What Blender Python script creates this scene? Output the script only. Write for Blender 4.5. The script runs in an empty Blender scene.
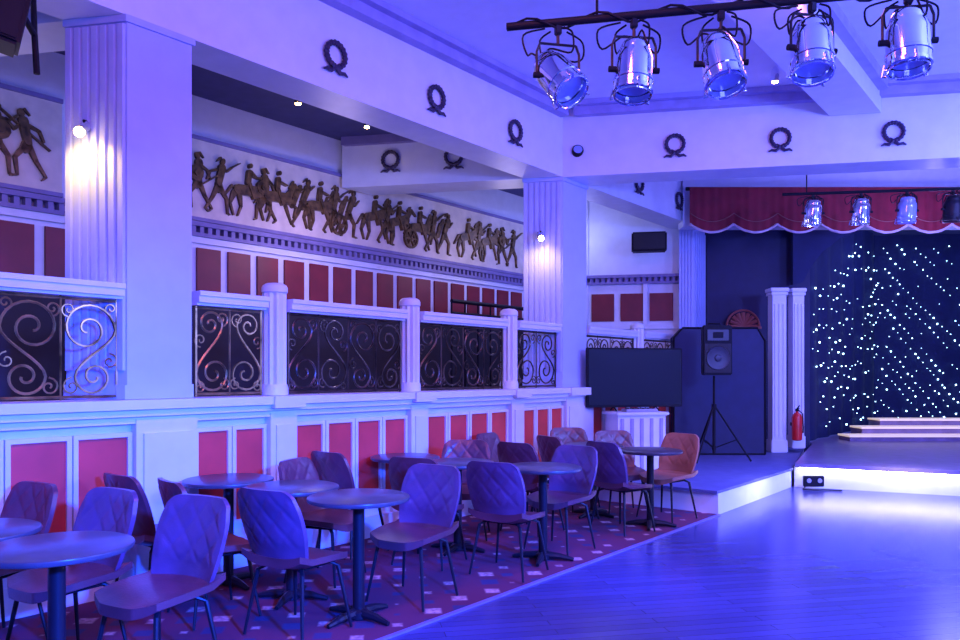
import bpy, bmesh, math, random
from mathutils import Vector, Matrix
random.seed(7)
PI=math.pi
C=bpy.context.scene.collection
F=760.0; H=1.52; HY=373.0
d=Vector((.626,.780)); n=Vector((-.780,.626)); c=Vector((-.981,.192))
PW=5.2
def P(s,p): return d*s+n*p
def Q(s,q): return n*PW+d*s+c*q
def S(x,p):
    r=(x-480)/F; return p*(.626*r+.78)/(.626-.78*r)
def XV(x,v): return Vector(((x-480)/F*v,v))
def v3(a,z): return Vector((a[0],a[1],z))

# ------------------------------------------------ materials
def mat(name,col,rough=.5,metal=0,var=.12,scale=6,bump=.0,emit=None,es=0,bscale=None,spec=None):
    m=bpy.data.materials.new(name); m.use_nodes=True
    nt=m.node_tree; b=nt.nodes['Principled BSDF']
    b.inputs['Roughness'].default_value=rough; b.inputs['Metallic'].default_value=metal
    if spec is not None: b.inputs['Specular IOR Level'].default_value=spec
    tc=nt.nodes.new('ShaderNodeTexCoord'); no=nt.nodes.new('ShaderNodeTexNoise')
    no.inputs['Scale'].default_value=scale; no.inputs['Detail'].default_value=4
    nt.links.new(tc.outputs['Object'],no.inputs['Vector'])
    rp=nt.nodes.new('ShaderNodeValToRGB')
    rp.color_ramp.elements[0].position=.3; rp.color_ramp.elements[1].position=.7
    rp.color_ramp.elements[0].color=[x*(1-var) for x in col]+[1]
    rp.color_ramp.elements[1].color=[min(1,x*(1+var)) for x in col]+[1]
    nt.links.new(no.outputs['Fac'],rp.inputs['Fac']); nt.links.new(rp.outputs['Color'],b.inputs['Base Color'])
    if bump:
        n2=nt.nodes.new('ShaderNodeTexNoise'); n2.inputs['Scale'].default_value=bscale or scale*8
        nt.links.new(tc.outputs['Object'],n2.inputs['Vector'])
        bp=nt.nodes.new('ShaderNodeBump'); bp.inputs['Strength'].default_value=bump; bp.inputs['Distance'].default_value=.01
        nt.links.new(n2.outputs['Fac'],bp.inputs['Height']); nt.links.new(bp.outputs['Normal'],b.inputs['Normal'])
    if emit:
        b.inputs['Emission Color'].default_value=list(emit)+[1]; b.inputs['Emission Strength'].default_value=es
    return m
M={}
M['white']=mat('white_paint',(.72,.75,.83),.42,var=.04,bump=.03)
M['pillar']=mat('pillar_paint',(.44,.54,.86),.4,var=.04,bump=.03)
M['ceil']=mat('ceiling_paint',(.72,.74,.92),.6,var=.03)
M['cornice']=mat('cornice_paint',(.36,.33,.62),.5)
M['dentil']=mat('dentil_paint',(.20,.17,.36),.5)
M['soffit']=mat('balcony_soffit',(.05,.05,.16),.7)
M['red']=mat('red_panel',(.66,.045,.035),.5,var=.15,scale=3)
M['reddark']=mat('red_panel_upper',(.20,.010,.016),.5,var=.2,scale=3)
M['cream']=mat('frieze_ground',(.70,.62,.50),.6)
M['bronze']=mat('relief_bronze',(.14,.08,.026),.36,metal=.35,var=.7,scale=14)
M['iron']=mat('wrought_iron',(.085,.06,.04),.32,metal=.6,var=.9,scale=6)
M['gold']=mat('lamp_lit_iron',(.36,.25,.09),.3,metal=.7,var=.8,scale=6)  # same iron, golden lamp light painted into its colour
M['wreath']=mat('wreath_bronze',(.045,.03,.07),.5,metal=.2)
M['dark']=mat('dark_wall',(.009,.012,.065),.6)
M['dado']=mat('dark_dado',(.022,.018,.022),.7)
M['black']=mat('black_plastic',(.010,.010,.016),.55,spec=.15)
M['cone']=mat('speaker_cone',(.03,.03,.045),.4)
M['screen']=mat('glossy_screen',(.003,.003,.007),.08,var=0)
M['grille']=mat('speaker_grille',(.012,.012,.016),.55,bump=.5,bscale=200)
M['chrome']=mat('polished_aluminium',(.80,.83,.92),.09,metal=1,var=.08)
M['lens']=mat('lamp_lens',(.4,.5,.9),.1,metal=.3)
M['leather']=mat('blue_lit_leather',(.105,.050,.125),.30,var=.28,scale=5,bump=.12,bscale=90,spec=.9)  # brown leather with the hall's blue light mixed into its colour
M['leather_brown']=mat('maroon_leather',(.12,.035,.05),.32,var=.28,scale=5,bump=.12,bscale=90,spec=.8)
M['leather2']=mat('tan_leather',(.36,.15,.10),.38,var=.2,scale=5,bump=.12,bscale=90)
M['leg']=mat('black_steel',(.012,.012,.02),.4,metal=.1,spec=.3)
M['table']=mat('dark_laminate',(.06,.06,.08),.3,var=.25,scale=9)
M['valance']=mat('crimson_velvet',(.25,.008,.02),.75,var=.2)
M['fringe']=mat('white_fringe',(.7,.55,.6),.7)
M['nosing']=mat('cream_nosing_glow',(.85,.74,.6),.5,emit=(1,.78,.55),es=.5)  # cream treads; added glow stands in for light falling on them
M['cloth']=mat('black_star_cloth',(.007,.015,.07),.8)
M['star']=mat('led_point',(1,1,1),.5,emit=(.42,.75,1),es=8)
M['strip']=mat('led_strip',(1,1,1),.5,emit=(1,.93,.85),es=17)
M['bulb']=mat('warm_bulb',(1,.9,.7),.5,emit=(1,.62,.2),es=60)
M['extred']=mat('extinguisher_red',(.7,.02,.02),.3)
M['plat']=mat('platform_carpet',(.11,.12,.28),.6,bump=.3)
M['stagefl']=mat('stage_boards',(.24,.18,.30),.28,var=.2)
M['shell']=mat('terracotta_shell',(.32,.09,.07),.5)
M['grey']=mat('grey_plastic',(.35,.35,.42),.4)
def floor_mat():
    m=bpy.data.materials.new('polished_boards'); m.use_nodes=True; nt=m.node_tree; b=nt.nodes['Principled BSDF']
    g=nt.nodes.new('ShaderNodeNewGeometry'); mp=nt.nodes.new('ShaderNodeMapping'); mp.vector_type='POINT'
    mp.inputs['Rotation'].default_value=(0,0,math.atan2(c[1],c[0]))
    nt.links.new(g.outputs['Position'],mp.inputs['Vector'])
    br=nt.nodes.new('ShaderNodeTexBrick'); br.inputs['Scale'].default_value=1
    br.inputs['Brick Width'].default_value=1.3; br.inputs['Row Height'].default_value=.085; br.inputs['Mortar Size'].default_value=.0025
    br.inputs['Color1'].default_value=(.062,.066,.20,1); br.inputs['Color2'].default_value=(.080,.084,.25,1); br.inputs['Mortar'].default_value=(.036,.038,.13,1)
    nt.links.new(mp.outputs[0],br.inputs['Vector'])
    b.inputs['Roughness'].default_value=.23
    nt.links.new(br.outputs['Color'],b.inputs['Base Color'])
    b.inputs['Specular IOR Level'].default_value=.5
    return m
M['floor']=floor_mat()
def carpet_mat():
    m=bpy.data.materials.new('patterned_carpet'); m.use_nodes=True; nt=m.node_tree; b=nt.nodes['Principled BSDF']
    g=nt.nodes.new('ShaderNodeNewGeometry'); mp=nt.nodes.new('ShaderNodeMapping')
    mp.inputs['Rotation'].default_value=(0,0,-math.atan2(d[1],d[0])); nt.links.new(g.outputs['Position'],mp.inputs['Vector'])
    def vor(scale,lo,hi,off):
        m2=nt.nodes.new('ShaderNodeMapping'); m2.inputs['Location'].default_value=off; nt.links.new(mp.outputs[0],m2.inputs['Vector'])
        v=nt.nodes.new('ShaderNodeTexVoronoi'); v.inputs['Scale'].default_value=scale; v.inputs['Randomness'].default_value=.25
        v.distance='MANHATTAN'
        nt.links.new(m2.outputs[0],v.inputs['Vector'])
        r=nt.nodes.new('ShaderNodeValToRGB'); e=r.color_ramp.elements
        e[0].position=lo; e[0].color=(1,1,1,1); e[1].position=hi; e[1].color=(0,0,0,1); nt.links.new(v.outputs['Distance'],r.inputs['Fac']); return r
    a=vor(3.4,.22,.3,(0,0,0)); bb=vor(3.4,.26,.34,(.15,.15,0)); nn=nt.nodes.new('ShaderNodeTexNoise'); nn.inputs['Scale'].default_value=30
    nt.links.new(g.outputs['Position'],nn.inputs['Vector'])
    mu=nt.nodes.new('ShaderNodeMath'); mu.operation='MULTIPLY_ADD'; mu.inputs[1].default_value=1.6; mu.inputs[2].default_value=-.2; mu.use_clamp=True; nt.links.new(nn.outputs['Fac'],mu.inputs[0])
    mv=nt.nodes.new('ShaderNodeMath'); mv.operation='MULTIPLY'; nt.links.new(a.outputs[0],mv.inputs[0]); nt.links.new(mu.outputs[0],mv.inputs[1])
    x1=nt.nodes.new('ShaderNodeMixRGB')
    x2=nt.nodes.new('ShaderNodeMixRGB'); nt.links.new(bb.outputs[0],x2.inputs[0]); x2.inputs[1].default_value=(.13,.018,.055,1); x2.inputs[2].default_value=(.04,.03,.10,1)
    nt.links.new(mv.outputs[0],x1.inputs[0]); nt.links.new(x2.outputs[0],x1.inputs[1]); x1.inputs[2].default_value=(.72,.45,.42,1)
    nt.links.new(x1.outputs[0],b.inputs['Base Color']); b.inputs['Roughness'].default_value=.95
    return m
M['carpet']=carpet_mat()

# ------------------------------------------------ mesh helpers
def prism(bm,pts,z0,z1):
    lo=[bm.verts.new((p[0],p[1],z0)) for p in pts]; hi=[bm.verts.new((p[0],p[1],z1)) for p in pts]
    bm.faces.new(lo[::-1]); bm.faces.new(hi); k=len(pts)
    for i in range(k): bm.faces.new((lo[i],lo[(i+1)%k],hi[(i+1)%k],hi[i]))
def wbox(bm,s0,s1,p0,p1,z0,z1): prism(bm,[P(s0,p0),P(s1,p0),P(s1,p1),P(s0,p1)],z0,z1)
def qbox(bm,s0,s1,q0,q1,z0,z1): prism(bm,[Q(s0,q0),Q(s1,q0),Q(s1,q1),Q(s0,q1)],z0,z1)
def box(bm,cx,cy,cz,sx,sy,sz,mtx=None,bev=0):
    r=bmesh.ops.create_cube(bm,size=1); vs=r['verts']
    bmesh.ops.scale(bm,vec=(sx,sy,sz),verts=vs); bmesh.ops.translate(bm,vec=(cx,cy,cz),verts=vs)
    if bev:
        es=list({e for v in vs for e in v.link_edges}); rr=bmesh.ops.bevel(bm,geom=es,offset=bev,segments=2,affect='EDGES'); vs=list({v for f in rr['faces'] for v in f.verts}|{v for v in vs if v.is_valid})
    if mtx: bmesh.ops.transform(bm,matrix=mtx,verts=vs)
def tube(bm,pts,r,k=6,closed=False,cap=True):
    pts=[Vector(p) for p in pts]; N=len(pts); rings=[]; up=None
    for i,p in enumerate(pts):
        if closed: t=pts[(i+1)%N]-pts[i-1]
        else: t=pts[min(i+1,N-1)]-pts[max(i-1,0)]
        if t.length<1e-9: t=Vector((0,0,1))
        t.normalize()
        if up is None:
            a=Vector((0,0,1)) if abs(t.z)<.9 else Vector((1,0,0)); up=t.cross(a).normalized()
        up=(up-t*up.dot(t));
        if up.length<1e-6: up=t.orthogonal()
        up.normalize(); w=t.cross(up); rr=r[i] if isinstance(r,(list,tuple)) else r
        rings.append([bm.verts.new(p+up*(rr*math.cos(2*PI*j/k))+w*(rr*math.sin(2*PI*j/k))) for j in range(k)])
    for i in range(N if closed else N-1):
        A=rings[i]; B=rings[(i+1)%N]
        for j in range(k): bm.faces.new((A[j],A[(j+1)%k],B[(j+1)%k],B[j]))
    if cap and not closed: bm.faces.new(rings[0][::-1]); bm.faces.new(rings[-1])
def lathe(bm,prof,center=(0,0,0),k=24,fl=0,mtx=None):
    cx,cy,cz=center; rings=[]; allv=[]
    for r,z in prof:
        ring=[]
        for j in range(k):
            a=2*PI*j/k; rr=r*(1-fl*(j%2)); v=bm.verts.new((cx+rr*math.cos(a),cy+rr*math.sin(a),cz+z)); ring.append(v)
        rings.append(ring); allv+=ring
    for A,B in zip(rings,rings[1:]):
        for j in range(k): bm.faces.new((A[j],A[(j+1)%k],B[(j+1)%k],B[j]))
    bm.faces.new(rings[0][::-1]); bm.faces.new(rings[-1])
    if mtx: bmesh.ops.transform(bm,matrix=mtx,verts=allv)
def new(): return bmesh.new()
def obj(name,bm,m,parent=None,smooth=False,world=True):
    bmesh.ops.recalc_face_normals(bm,faces=bm.faces)
    if parent is not None:
        if world: bmesh.ops.translate(bm,vec=-Vector(parent['_b']),verts=bm.verts)
        base=tuple(parent['_b'])
    else:
        if world:
            xs=[v.co.x for v in bm.verts]; ys=[v.co.y for v in bm.verts]; zs=[v.co.z for v in bm.verts]
            base=((min(xs)+max(xs))/2,(min(ys)+max(ys))/2,min(zs)); bmesh.ops.translate(bm,vec=-Vector(base),verts=bm.verts)
        else: base=(0,0,0)
    me=bpy.data.meshes.new(name); bm.to_mesh(me); bm.free(); me.materials.append(M[m])
    if smooth:
        for f in me.polygons: f.use_smooth=True
        try: me.set_sharp_from_angle(angle=math.radians(40))
        except Exception: pass
    o=bpy.data.objects.new(name,me); C.objects.link(o); o['_b']=base
    if parent is not None: o.parent=parent
    else: o.location=base
    return o
def tag(o,label,cat,group=None):
    o['label']=label; o['category']=cat
    if group: o['group']=group
    return o
def thing(name,label,cat,loc=(0,0,0),rz=0,group=None):
    o=bpy.data.objects.new(name,None); C.objects.link(o); o.location=loc; o.rotation_euler=(0,0,rz); o['_b']=tuple(loc)
    o.empty_display_size=.1
    return tag(o,label,cat,group)
def struct(name,bm,m,smooth=False):
    o=obj(name,bm,m,None,smooth); o['kind']='structure'; return o
def dup(root,loc,rz,label,group=None):
    r=root.copy(); C.objects.link(r); r.location=loc; r.rotation_euler=(0,0,rz); r['label']=label
    for ch in list(root.children):
        k=ch.copy(); C.objects.link(k); k.parent=r
        for g in ch.children:
            e=g.copy(); C.objects.link(e); e.parent=k
    return r

# ------------------------------------------------ room shell
bm=new(); prism(bm,[(-9,-4),(14,-4),(18,8),(16,22),(-6,22)],-.1,0); struct('floor',bm,'floor')
A=Vector((2.55,8.14)); B=Vector((4.13,10.1)); Aw=A+n*(PW-A.dot(n))
bm=new(); prism(bm,[P(-3,3.21),A,Aw,P(-3,PW)],0,.008); o=struct('floor_carpet',bm,'carpet')
bm=new(); prism(bm,[P(-3,3.18),A-n*.03,A,P(-3,3.21)],0,.012); struct('trim_1',bm,'dentil')
SE=12.6
bm=new(); wbox(bm,-3,SE,5.2,5.45,0,1.27); wl=struct('wall_left',bm,'white')
bays=[(1.0,2.6,4),(3.06,3.7,2),(3.96,5.32,4),(5.56,6.96,4),(7.2,8.12,3),(8.78,10.2,4),(10.4,11.9,4)]
for s0,s1,k in bays:
    w=(s1-s0)/k
    for i in range(k):
        a=s0+i*w+.035; b=s0+(i+1)*w-.035
        t=new(); wbox(t,a,b,5.185,5.2,.38,1.08); obj('wall_panel',t,'red',wl)
        fr=new()
        wbox(fr,a-.03,a,5.165,5.2,.35,1.11); wbox(fr,b,b+.03,5.165,5.2,.35,1.11); wbox(fr,a,b,5.165,5.2,1.08,1.11); wbox(fr,a,b,5.165,5.2,.35,.38)
        obj('panel_moulding',fr,'white',wl)
for s0,s1 in [(2.6,3.06),(3.70,3.96),(5.32,5.56),(6.96,7.2),(8.12,8.78),(10.2,10.4)]:
    t=new(); wbox(t,s0,s1,5.12,5.2,0,1.2); wbox(t,s0+.05,s1-.05,5.105,5.12,.36,1.1); obj('pilaster',t,'white',wl)
bm=new(); wbox(bm,-3,SE,5.15,5.2,0,.2); struct('baseboard_left',bm,'white')
bm=new()
wbox(bm,-3,SE,5.05,5.48,1.27,1.335); wbox(bm,-3,SE,5.09,5.2,1.22,1.27); wbox(bm,-3,SE,5.13,5.2,1.17,1.22)
for s0,s1 in [(3.68,3.98),(5.3,5.58),(6.94,7.22),(8.1,8.8)]: wbox(bm,s0,s1,5.03,5.2,1.24,1.333)
struct('trim_2',bm,'white')
BP=7.9
bm=new(); wbox(bm,-3,13.5,5.45,BP,.9,1.0); struct('floor_balcony',bm,'dado')
bm=new(); wbox(bm,-3,14.5,BP,BP+.2,0,4.95); wb=struct('wall_back',bm,'white')
t=new(); wbox(t,-3,14.3,BP-.02,BP,1.0,2.32); obj('dado',t,'dado',wb)
t=new(); wbox(t,-3,14.3,BP-.05,BP,2.28,2.36); wbox(t,-3,14.3,BP-.05,BP,2.99,3.06); obj('dado_rail',t,'white',wb)
s=1.5
while s<12.2:
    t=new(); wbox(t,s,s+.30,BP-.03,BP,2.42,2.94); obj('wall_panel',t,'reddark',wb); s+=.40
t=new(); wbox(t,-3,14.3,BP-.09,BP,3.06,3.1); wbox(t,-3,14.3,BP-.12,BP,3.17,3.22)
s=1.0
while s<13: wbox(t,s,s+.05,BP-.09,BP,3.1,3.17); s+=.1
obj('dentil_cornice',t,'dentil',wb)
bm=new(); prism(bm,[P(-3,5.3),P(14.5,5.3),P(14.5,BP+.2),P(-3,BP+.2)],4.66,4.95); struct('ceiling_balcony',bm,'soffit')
bm=new(); prism(bm,[P(-4,PW+.1),Q(12.7,0),Q(12.7,-13),P(-4,-9)],4.9,5.05); struct('ceiling',bm,'ceil')
bm=new(); qbox(bm,12.5,12.7,.25,3.4,0,4.9); we=struct('wall_end',bm,'white')
for q in (.45,.95,1.45,1.95):
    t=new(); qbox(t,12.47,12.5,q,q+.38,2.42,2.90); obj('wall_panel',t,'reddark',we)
t=new(); qbox(t,12.4,12.5,.25,3.0,3.06,3.1); qbox(t,12.37,12.5,.25,3.0,3.17,3.22)
q=.28
while q<3: qbox(t,12.41,12.5,q,q+.05,3.1,3.17); q+=.1
obj('dentil_cornice',t,'dentil',we)
t=new(); qbox(t,12.44,12.5,.25,3,2.28,2.36); qbox(t,12.44,12.5,.86,.93,2.36,3.06); qbox(t,12.44,12.5,1.88,1.94,1.3,4.6); obj('wall_rail',t,'white',we)
def beam(name,poly,z0=4.0,z1=4.9):
    t=new(); prism(t,poly,z0,z1); o=struct(name,t,'white'); return o
bl=beam('ceiling_beam_left',[Q(-3,0),Q(12.7,0),Q(12.7,.48),Q(-3,.48)])
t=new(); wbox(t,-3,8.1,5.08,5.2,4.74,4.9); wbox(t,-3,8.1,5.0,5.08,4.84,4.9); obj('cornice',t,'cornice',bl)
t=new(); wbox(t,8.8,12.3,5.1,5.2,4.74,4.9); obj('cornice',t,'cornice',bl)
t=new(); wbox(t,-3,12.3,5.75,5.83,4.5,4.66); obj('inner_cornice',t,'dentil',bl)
bc=beam('ceiling_beam_cross',[Q(8.15,0),Q(8.15,-12),Q(8.7,-12),Q(8.7,0)])
t=new(); qbox(t,8.03,8.15,-.2,-12,4.74,4.9); qbox(t,7.93,8.03,-.3,-12,4.84,4.9); obj('cornice',t,'cornice',bc)
for i,(a,b) in enumerate([(2.57,3.06),(8.15,8.7)]):
    o=beam('ceiling_beam_balcony',[Q(a,.48),Q(b,.48),Q(b,2.95),Q(a,2.95)],4.0,4.7)
    t=new(); qbox(t,a-.08,a,.5,2.9,4.55,4.66); obj('cornice',t,'dentil',o)
    t=new(); qbox(t,b,b+.08,.5,2.9,4.55,4.66); obj('cornice',t,'dentil',o)
def rs(p): return 8.12+(p-PW)/.885*(-.464)
o=beam('ceiling_beam_rib',[P(-3,1.9),P(rs(1.9),1.9),P(rs(2.4),2.4),P(-3,2.4)],4.56,4.9)
t=new(); wbox(t,-3,rs(2.52)-.15,2.4,2.50,4.78,4.9); wbox(t,-3,rs(1.9)-.15,1.80,1.9,4.78,4.9); obj('cornice',t,'cornice',o)
bm=new(); prism(bm,[(3.3,12.35),(16,12.35),(16,12.65),(3.3,12.65)],3.9,4.9); struct('wall_stage_header',bm,'white')
bm=new(); wbox(bm,-3,9.5,-8.2,-8,0,4.9); struct('wall_right',bm,'white')
bm=new(); prism(bm,[(3.95,13.25),(5.62,12.95),(5.62,13.1),(3.95,13.4)],0,4.9); struct('wall_stage_side',bm,'dark')
bm=new(); prism(bm,[(5.5,12.7),(18,12.7),(18,21),(5.5,21)],4.7,4.8); struct('ceiling_stage',bm,'dark')

# ------------------------------------------------ pillars
def pillar(s0,s1,q1,z0,z1,label,hall=False,k=7):
    b=Q((s0+s1)/2,q1/2); t=thing('pillar',label,'pillar',(b[0],b[1],z0))
    m=new(); qbox(m,s0,s1,0,q1,z0,z1); obj('shaft',m,'pillar',t)
    m=new(); w=q1/k
    for i in range(k):
        a=(i+.2)*w; qbox(m,s0-.02,s0,a,a+w*.6,z0+.2,z1-.06)
    if hall:
        w2=(s1-s0)/k
        for i in range(k): wbox(m,s0+(i+.2)*w2,s0+(i+.8)*w2,PW-.02,PW,z0+.25,z1-.10)
    obj('fluting',m,'pillar',t)
    m=new(); qbox(m,s0-.022,s1+.008,-.008,q1,z0,z0+.1); obj('base',m,'pillar',t)
    m=new(); qbox(m,s0-.025,s1+.01,-.02,q1,z1-.05,z1-.002); obj('capital',m,'pillar',t)
    return t
pillar(2.575,3.06,.48,1.337,4.0,'large pale blue pillar with fluted side near the left edge, carrying a lit lamp')
pillar(8.15,8.73,.5,1.337,4.0,'pale blue fluted pillar in the middle, where the two wreathed beams meet')
pillar(12.25,12.7,.25,1.337,4.0,'far fluted white pillar beside the stage valance',hall=True,k=5)

# ------------------------------------------------ balustrade
def fluted_post(s,label):
    b=P(s,5.26); t=thing('balustrade_post',label,'post',(b[0],b[1],1.337),group='fluted balustrade posts')
    m=new(); lathe(m,[(.098,.09),(.098,.84)],(0,0,0),22,fl=.17); obj('shaft',m,'white',t,world=False)
    m=new(); lathe(m,[(.11,0),(.11,.06),(.1,.09)],(0,0,0),24); obj('base',m,'white',t,True,False)
    m=new(); lathe(m,[(.096,.84),(.106,.85),(.106,.885),(.096,.905),(.07,.922),(.01,.93)],(0,0,0),28); obj('cap',m,'white',t,True,False)
fluted_post(3.84,'white fluted round-topped post, nearest the front pillar')
fluted_post(5.44,'white fluted round-topped post, second from the front pillar')
fluted_post(7.09,'white fluted round-topped post just before the middle pillar')
fluted_post(10.3,'small white fluted post in the far railing behind the television')
def spiral_s(cx,hw,Hh,z0,m,flip):
    R1=min(hw*.50,.185); R2=min(hw*.36,.125); c1=(cx+m*hw*.47,.03+R1); c2=(cx+m*hw*.58,Hh-.03-R2)
    pts=[]; N=36
    for i in range(N+1):
        k=i/N; a=-3.4*PI*(1-k); r=R1*(.13+.87*k); pts.append((c1[0]+m*r*math.cos(a),c1[1]+r*math.sin(a)))
    x0,y0=pts[-1]; x1=c2[0]-m*R2; y1=c2[1]
    for i in range(1,8):
        k=i/8; e=k*k*(3-2*k); pts.append((x0+(x1-x0)*e,y0+(y1-y0)*k))
    for i in range(N+1):
        k=i/N; a=PI-3.0*PI*k; r=R2*(1-.86*k); pts.append((c2[0]+m*r*math.cos(a),c2[1]+r*math.sin(a)))
    return [(x,z0+(Hh-z if flip else z)) for x,z in pts]
def railing(s0,s1,label,mt='iron'):
    pp=5.26; b=P((s0+s1)/2,pp); t=thing('iron_railing',label,'railing',(b[0],b[1],1.337),group='scrolled iron railing sections')
    z0=1.34; z1=2.03; W=lambda a,z,o=0: v3(P(a,pp+o),z)
    m=new(); wbox(m,s0,s1,5.18,5.34,2.05,2.10); wbox(m,s0,s1,5.165,5.355,2.10,2.135); wbox(m,s0,s1,5.21,5.31,2.03,2.05); obj('handrail',m,'white',t)
    m=new()
    for z in (z0+.02,z1-.015): tube(m,[W(s0+.01,z),W(s1-.01,z)],.010,4)
    for s in (s0+.02,s1-.02): tube(m,[W(s,z0),W(s,z1)],.010,4)
    obj('frame',m,mt,t)
    k=max(1,round((s1-s0)/.70)); u=(s1-s0)/k
    def small(m,cc,zz,R,ph,tn,mm,rad=.0065,N=18):
        pp2=[(cc+mm*R*(1-.85*j/N)*math.cos(ph+tn*PI*j/N),zz+R*(1-.85*j/N)*math.sin(ph+tn*PI*j/N)) for j in range(N+1)]
        tube(m,[W(a,z) for a,z in pp2],rad,5)
    for i in range(k):
        cx=s0+(i+.5)*u; hw=u/2-.015; m=new(); fl=bool(i%2) and k>1
        for sg in (1,-1):
            pts=spiral_s(cx,hw,z1-z0,z0,sg,fl); tube(m,[W(a,z) for a,z in pts],.0095,5)
            zc=(lambda q: z0+(z1-z0-q if fl else q)); f=-1 if fl else 1
            small(m,cx+sg*hw*.86,zc(.43),.055,-PI/2*f,2.6*f,sg)
            small(m,cx+sg*.07,zc(.60),.06,-PI/2*f,2.8*f,-sg); small(m,cx+sg*hw*.88,zc(.07),.045,PI/2*f,-2.6*f,-sg)
            small(m,cx+sg*.05,zc(.09),.05,PI/2*f,-2.8*f,-sg)
        tube(m,[W(cx,z0),W(cx,z0+.3),W(cx,z0+.5),W(cx,z1)],[.006,.008,.008,.006],5)
        if i>0: tube(m,[W(s0+i*u,z0),W(s0+i*u,z1)],.007,5)
        obj('scrollwork',m,mt,t,True)
railing(1.0,2.55,'scrolled iron railing with white rail left of the front pillar','gold')
railing(3.11,3.725,'short gold-lit scrolled iron railing just right of the front pillar','gold')
railing(3.955,5.325,'wide scrolled iron railing between first and second fluted posts')
railing(5.555,6.975,'scrolled iron railing between second and third fluted posts')
railing(7.205,8.09,'narrow scrolled iron railing ending against the middle pillar')
railing(8.78,10.18,'scrolled iron railing right of the middle pillar, partly behind the television')
railing(10.42,12.1,'farthest scrolled iron railing, beside the stage platform')

# ------------------------------------------------ wreaths
def wreath(o,u,out,z,label,R=.105):
    o=Vector(o); u=Vector(u).normalized(); out=Vector(out).normalized()
    b=o; t=thing('wreath_ornament',label,'wreath',(b[0],b[1],z-.15),group='bronze laurel wreaths on the beams')
    W=lambda a,h,e=.028: v3(o+u*a+out*e,z+h)
    m=new(); N=36
    pts=[W(R*math.cos(2*PI*i/N+PI/2),R*math.sin(2*PI*i/N+PI/2)) for i in range(N)]
    tube(m,pts,[.020+.008*(i%2) for i in range(N)],6,closed=True); obj('laurel_ring',m,'wreath',t)
    m=new()
    for sg in (1,-1):
        tube(m,[W(0,-R),W(sg*.05,-R-.045),W(sg*.10,-R-.035),W(sg*.135,-R-.055)],[.018,.02,.016,.008],6)
        tube(m,[W(0,-R),W(sg*.035,-R+.03),W(sg*.055,-R+.005),W(0,-R-.005)],.012,6)
    obj('ribbon_bow',m,'wreath',t)
for x,l in ((334,'bronze wreath on the long beam, nearest the camera'),(435,'bronze wreath on the long beam, second from the camera'),(514,'bronze wreath on the long beam, last before the middle pillar')):
    wreath(P(S(x,5.2),5.2),d,-n,4.32,l)
for x,l in ((638,'small far wreath beyond the middle pillar, the left one'),(678,'small far wreath beyond the middle pillar, next to the valance')):
    wreath(P(S(x,5.2),5.2),d,-n,4.32,l)
def onq(x,s):
    r=(x-480)/F; a=Q(s,0); return (r*a[1]-a[0])/(c[0]-r*c[1])
for x,l in ((675,'bronze wreath on the cross beam, left one of three'),(780,'bronze wreath on the cross beam, middle one of three'),(893,'bronze wreath on the cross beam, right one of three')):
    q=onq(x,8.15); wreath(Q(8.15,q),-c,(-.192,-.981),4.33,l)
for x,l in ((391,'bronze wreath on the balcony cross beam, above the horse relief'),(454,'bronze wreath on the balcony cross beam, close to the middle pillar')):
    q=onq(x,8.15); wreath(Q(8.15,q),-c,(-.192,-.981),4.33,l)

# ------------------------------------------------ frieze
XS=.80
def cap2(m,a,b,ra,rb,p0,p1):
    a=Vector(a); b=Vector(b); t=(b-a); L=t.length or 1e-6; t/=L; w=Vector((-t.y,t.x)); pts=[]
    for i in range(6):
        an=PI/2+PI*i/5; pts.append(a+t*(ra*math.cos(an))+w*(ra*math.sin(an)))
    for i in range(6):
        an=-PI/2+PI*i/5; pts.append(b+t*(rb*math.cos(an))+w*(rb*math.sin(an)))
    f=[m.verts.new(v3(P(q.x,p0),q.y)) for q in pts]; g=[m.verts.new(v3(P(q.x,p1),q.y)) for q in pts]
    m.faces.new(f); m.faces.new(g[::-1])
    for i in range(12): m.faces.new((f[i],f[(i+1)%12],g[(i+1)%12],g[i]))
def warrior(m,s,z,h,k,fl,p):
    X=lambda a,b:(s+fl*a*h,z+b*h); C2=lambda a,b,ra,rb,dp=0: cap2(m,X(*a),X(*b),ra*h*XS,rb*h*XS,p-.035-dp,p)
    lean=.06*(k%3)
    C2((lean+.02,.90),(lean+.03,.93),.055,.05); C2((lean-.02,.97),(lean-.09,.90),.025,.012)
    C2((lean,.80),(0,.52),.085,.065,.01); C2((0,.5),(.02,.42),.08,.09)
    C2((.02,.46),(.16,.27),.055,.035); C2((.16,.27),(.13+.05*(k%2),.02),.035,.02); C2((.13+.05*(k%2),.02),(.22,.0),.02,.015)
    C2((-.02,.46),(-.12,.25),.055,.035); C2((-.12,.25),(-.25,.05),.033,.02); C2((-.25,.05),(-.20,.0),.02,.015)
    C2((lean,.78),(.17,.66+.1*(k%2)),.035,.025); C2((.17,.66+.1*(k%2)),(.28,.78+.08*(k%2)),.025,.02)
    C2((lean,.78),(-.16,.70),.035,.025); C2((-.16,.70),(-.22,.56),.025,.02)
    if k%3==0: C2((.05,.62),(.06,.6),.16,.16,.02); C2((.05,.62),(.06,.6),.06,.06,.04)
    if k%3==1: C2((-.3,.45),(.42,.95),.012,.012,.01)
    if k%3==2: C2((-.05,.8),(-.24,.4),.04,.07)
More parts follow.
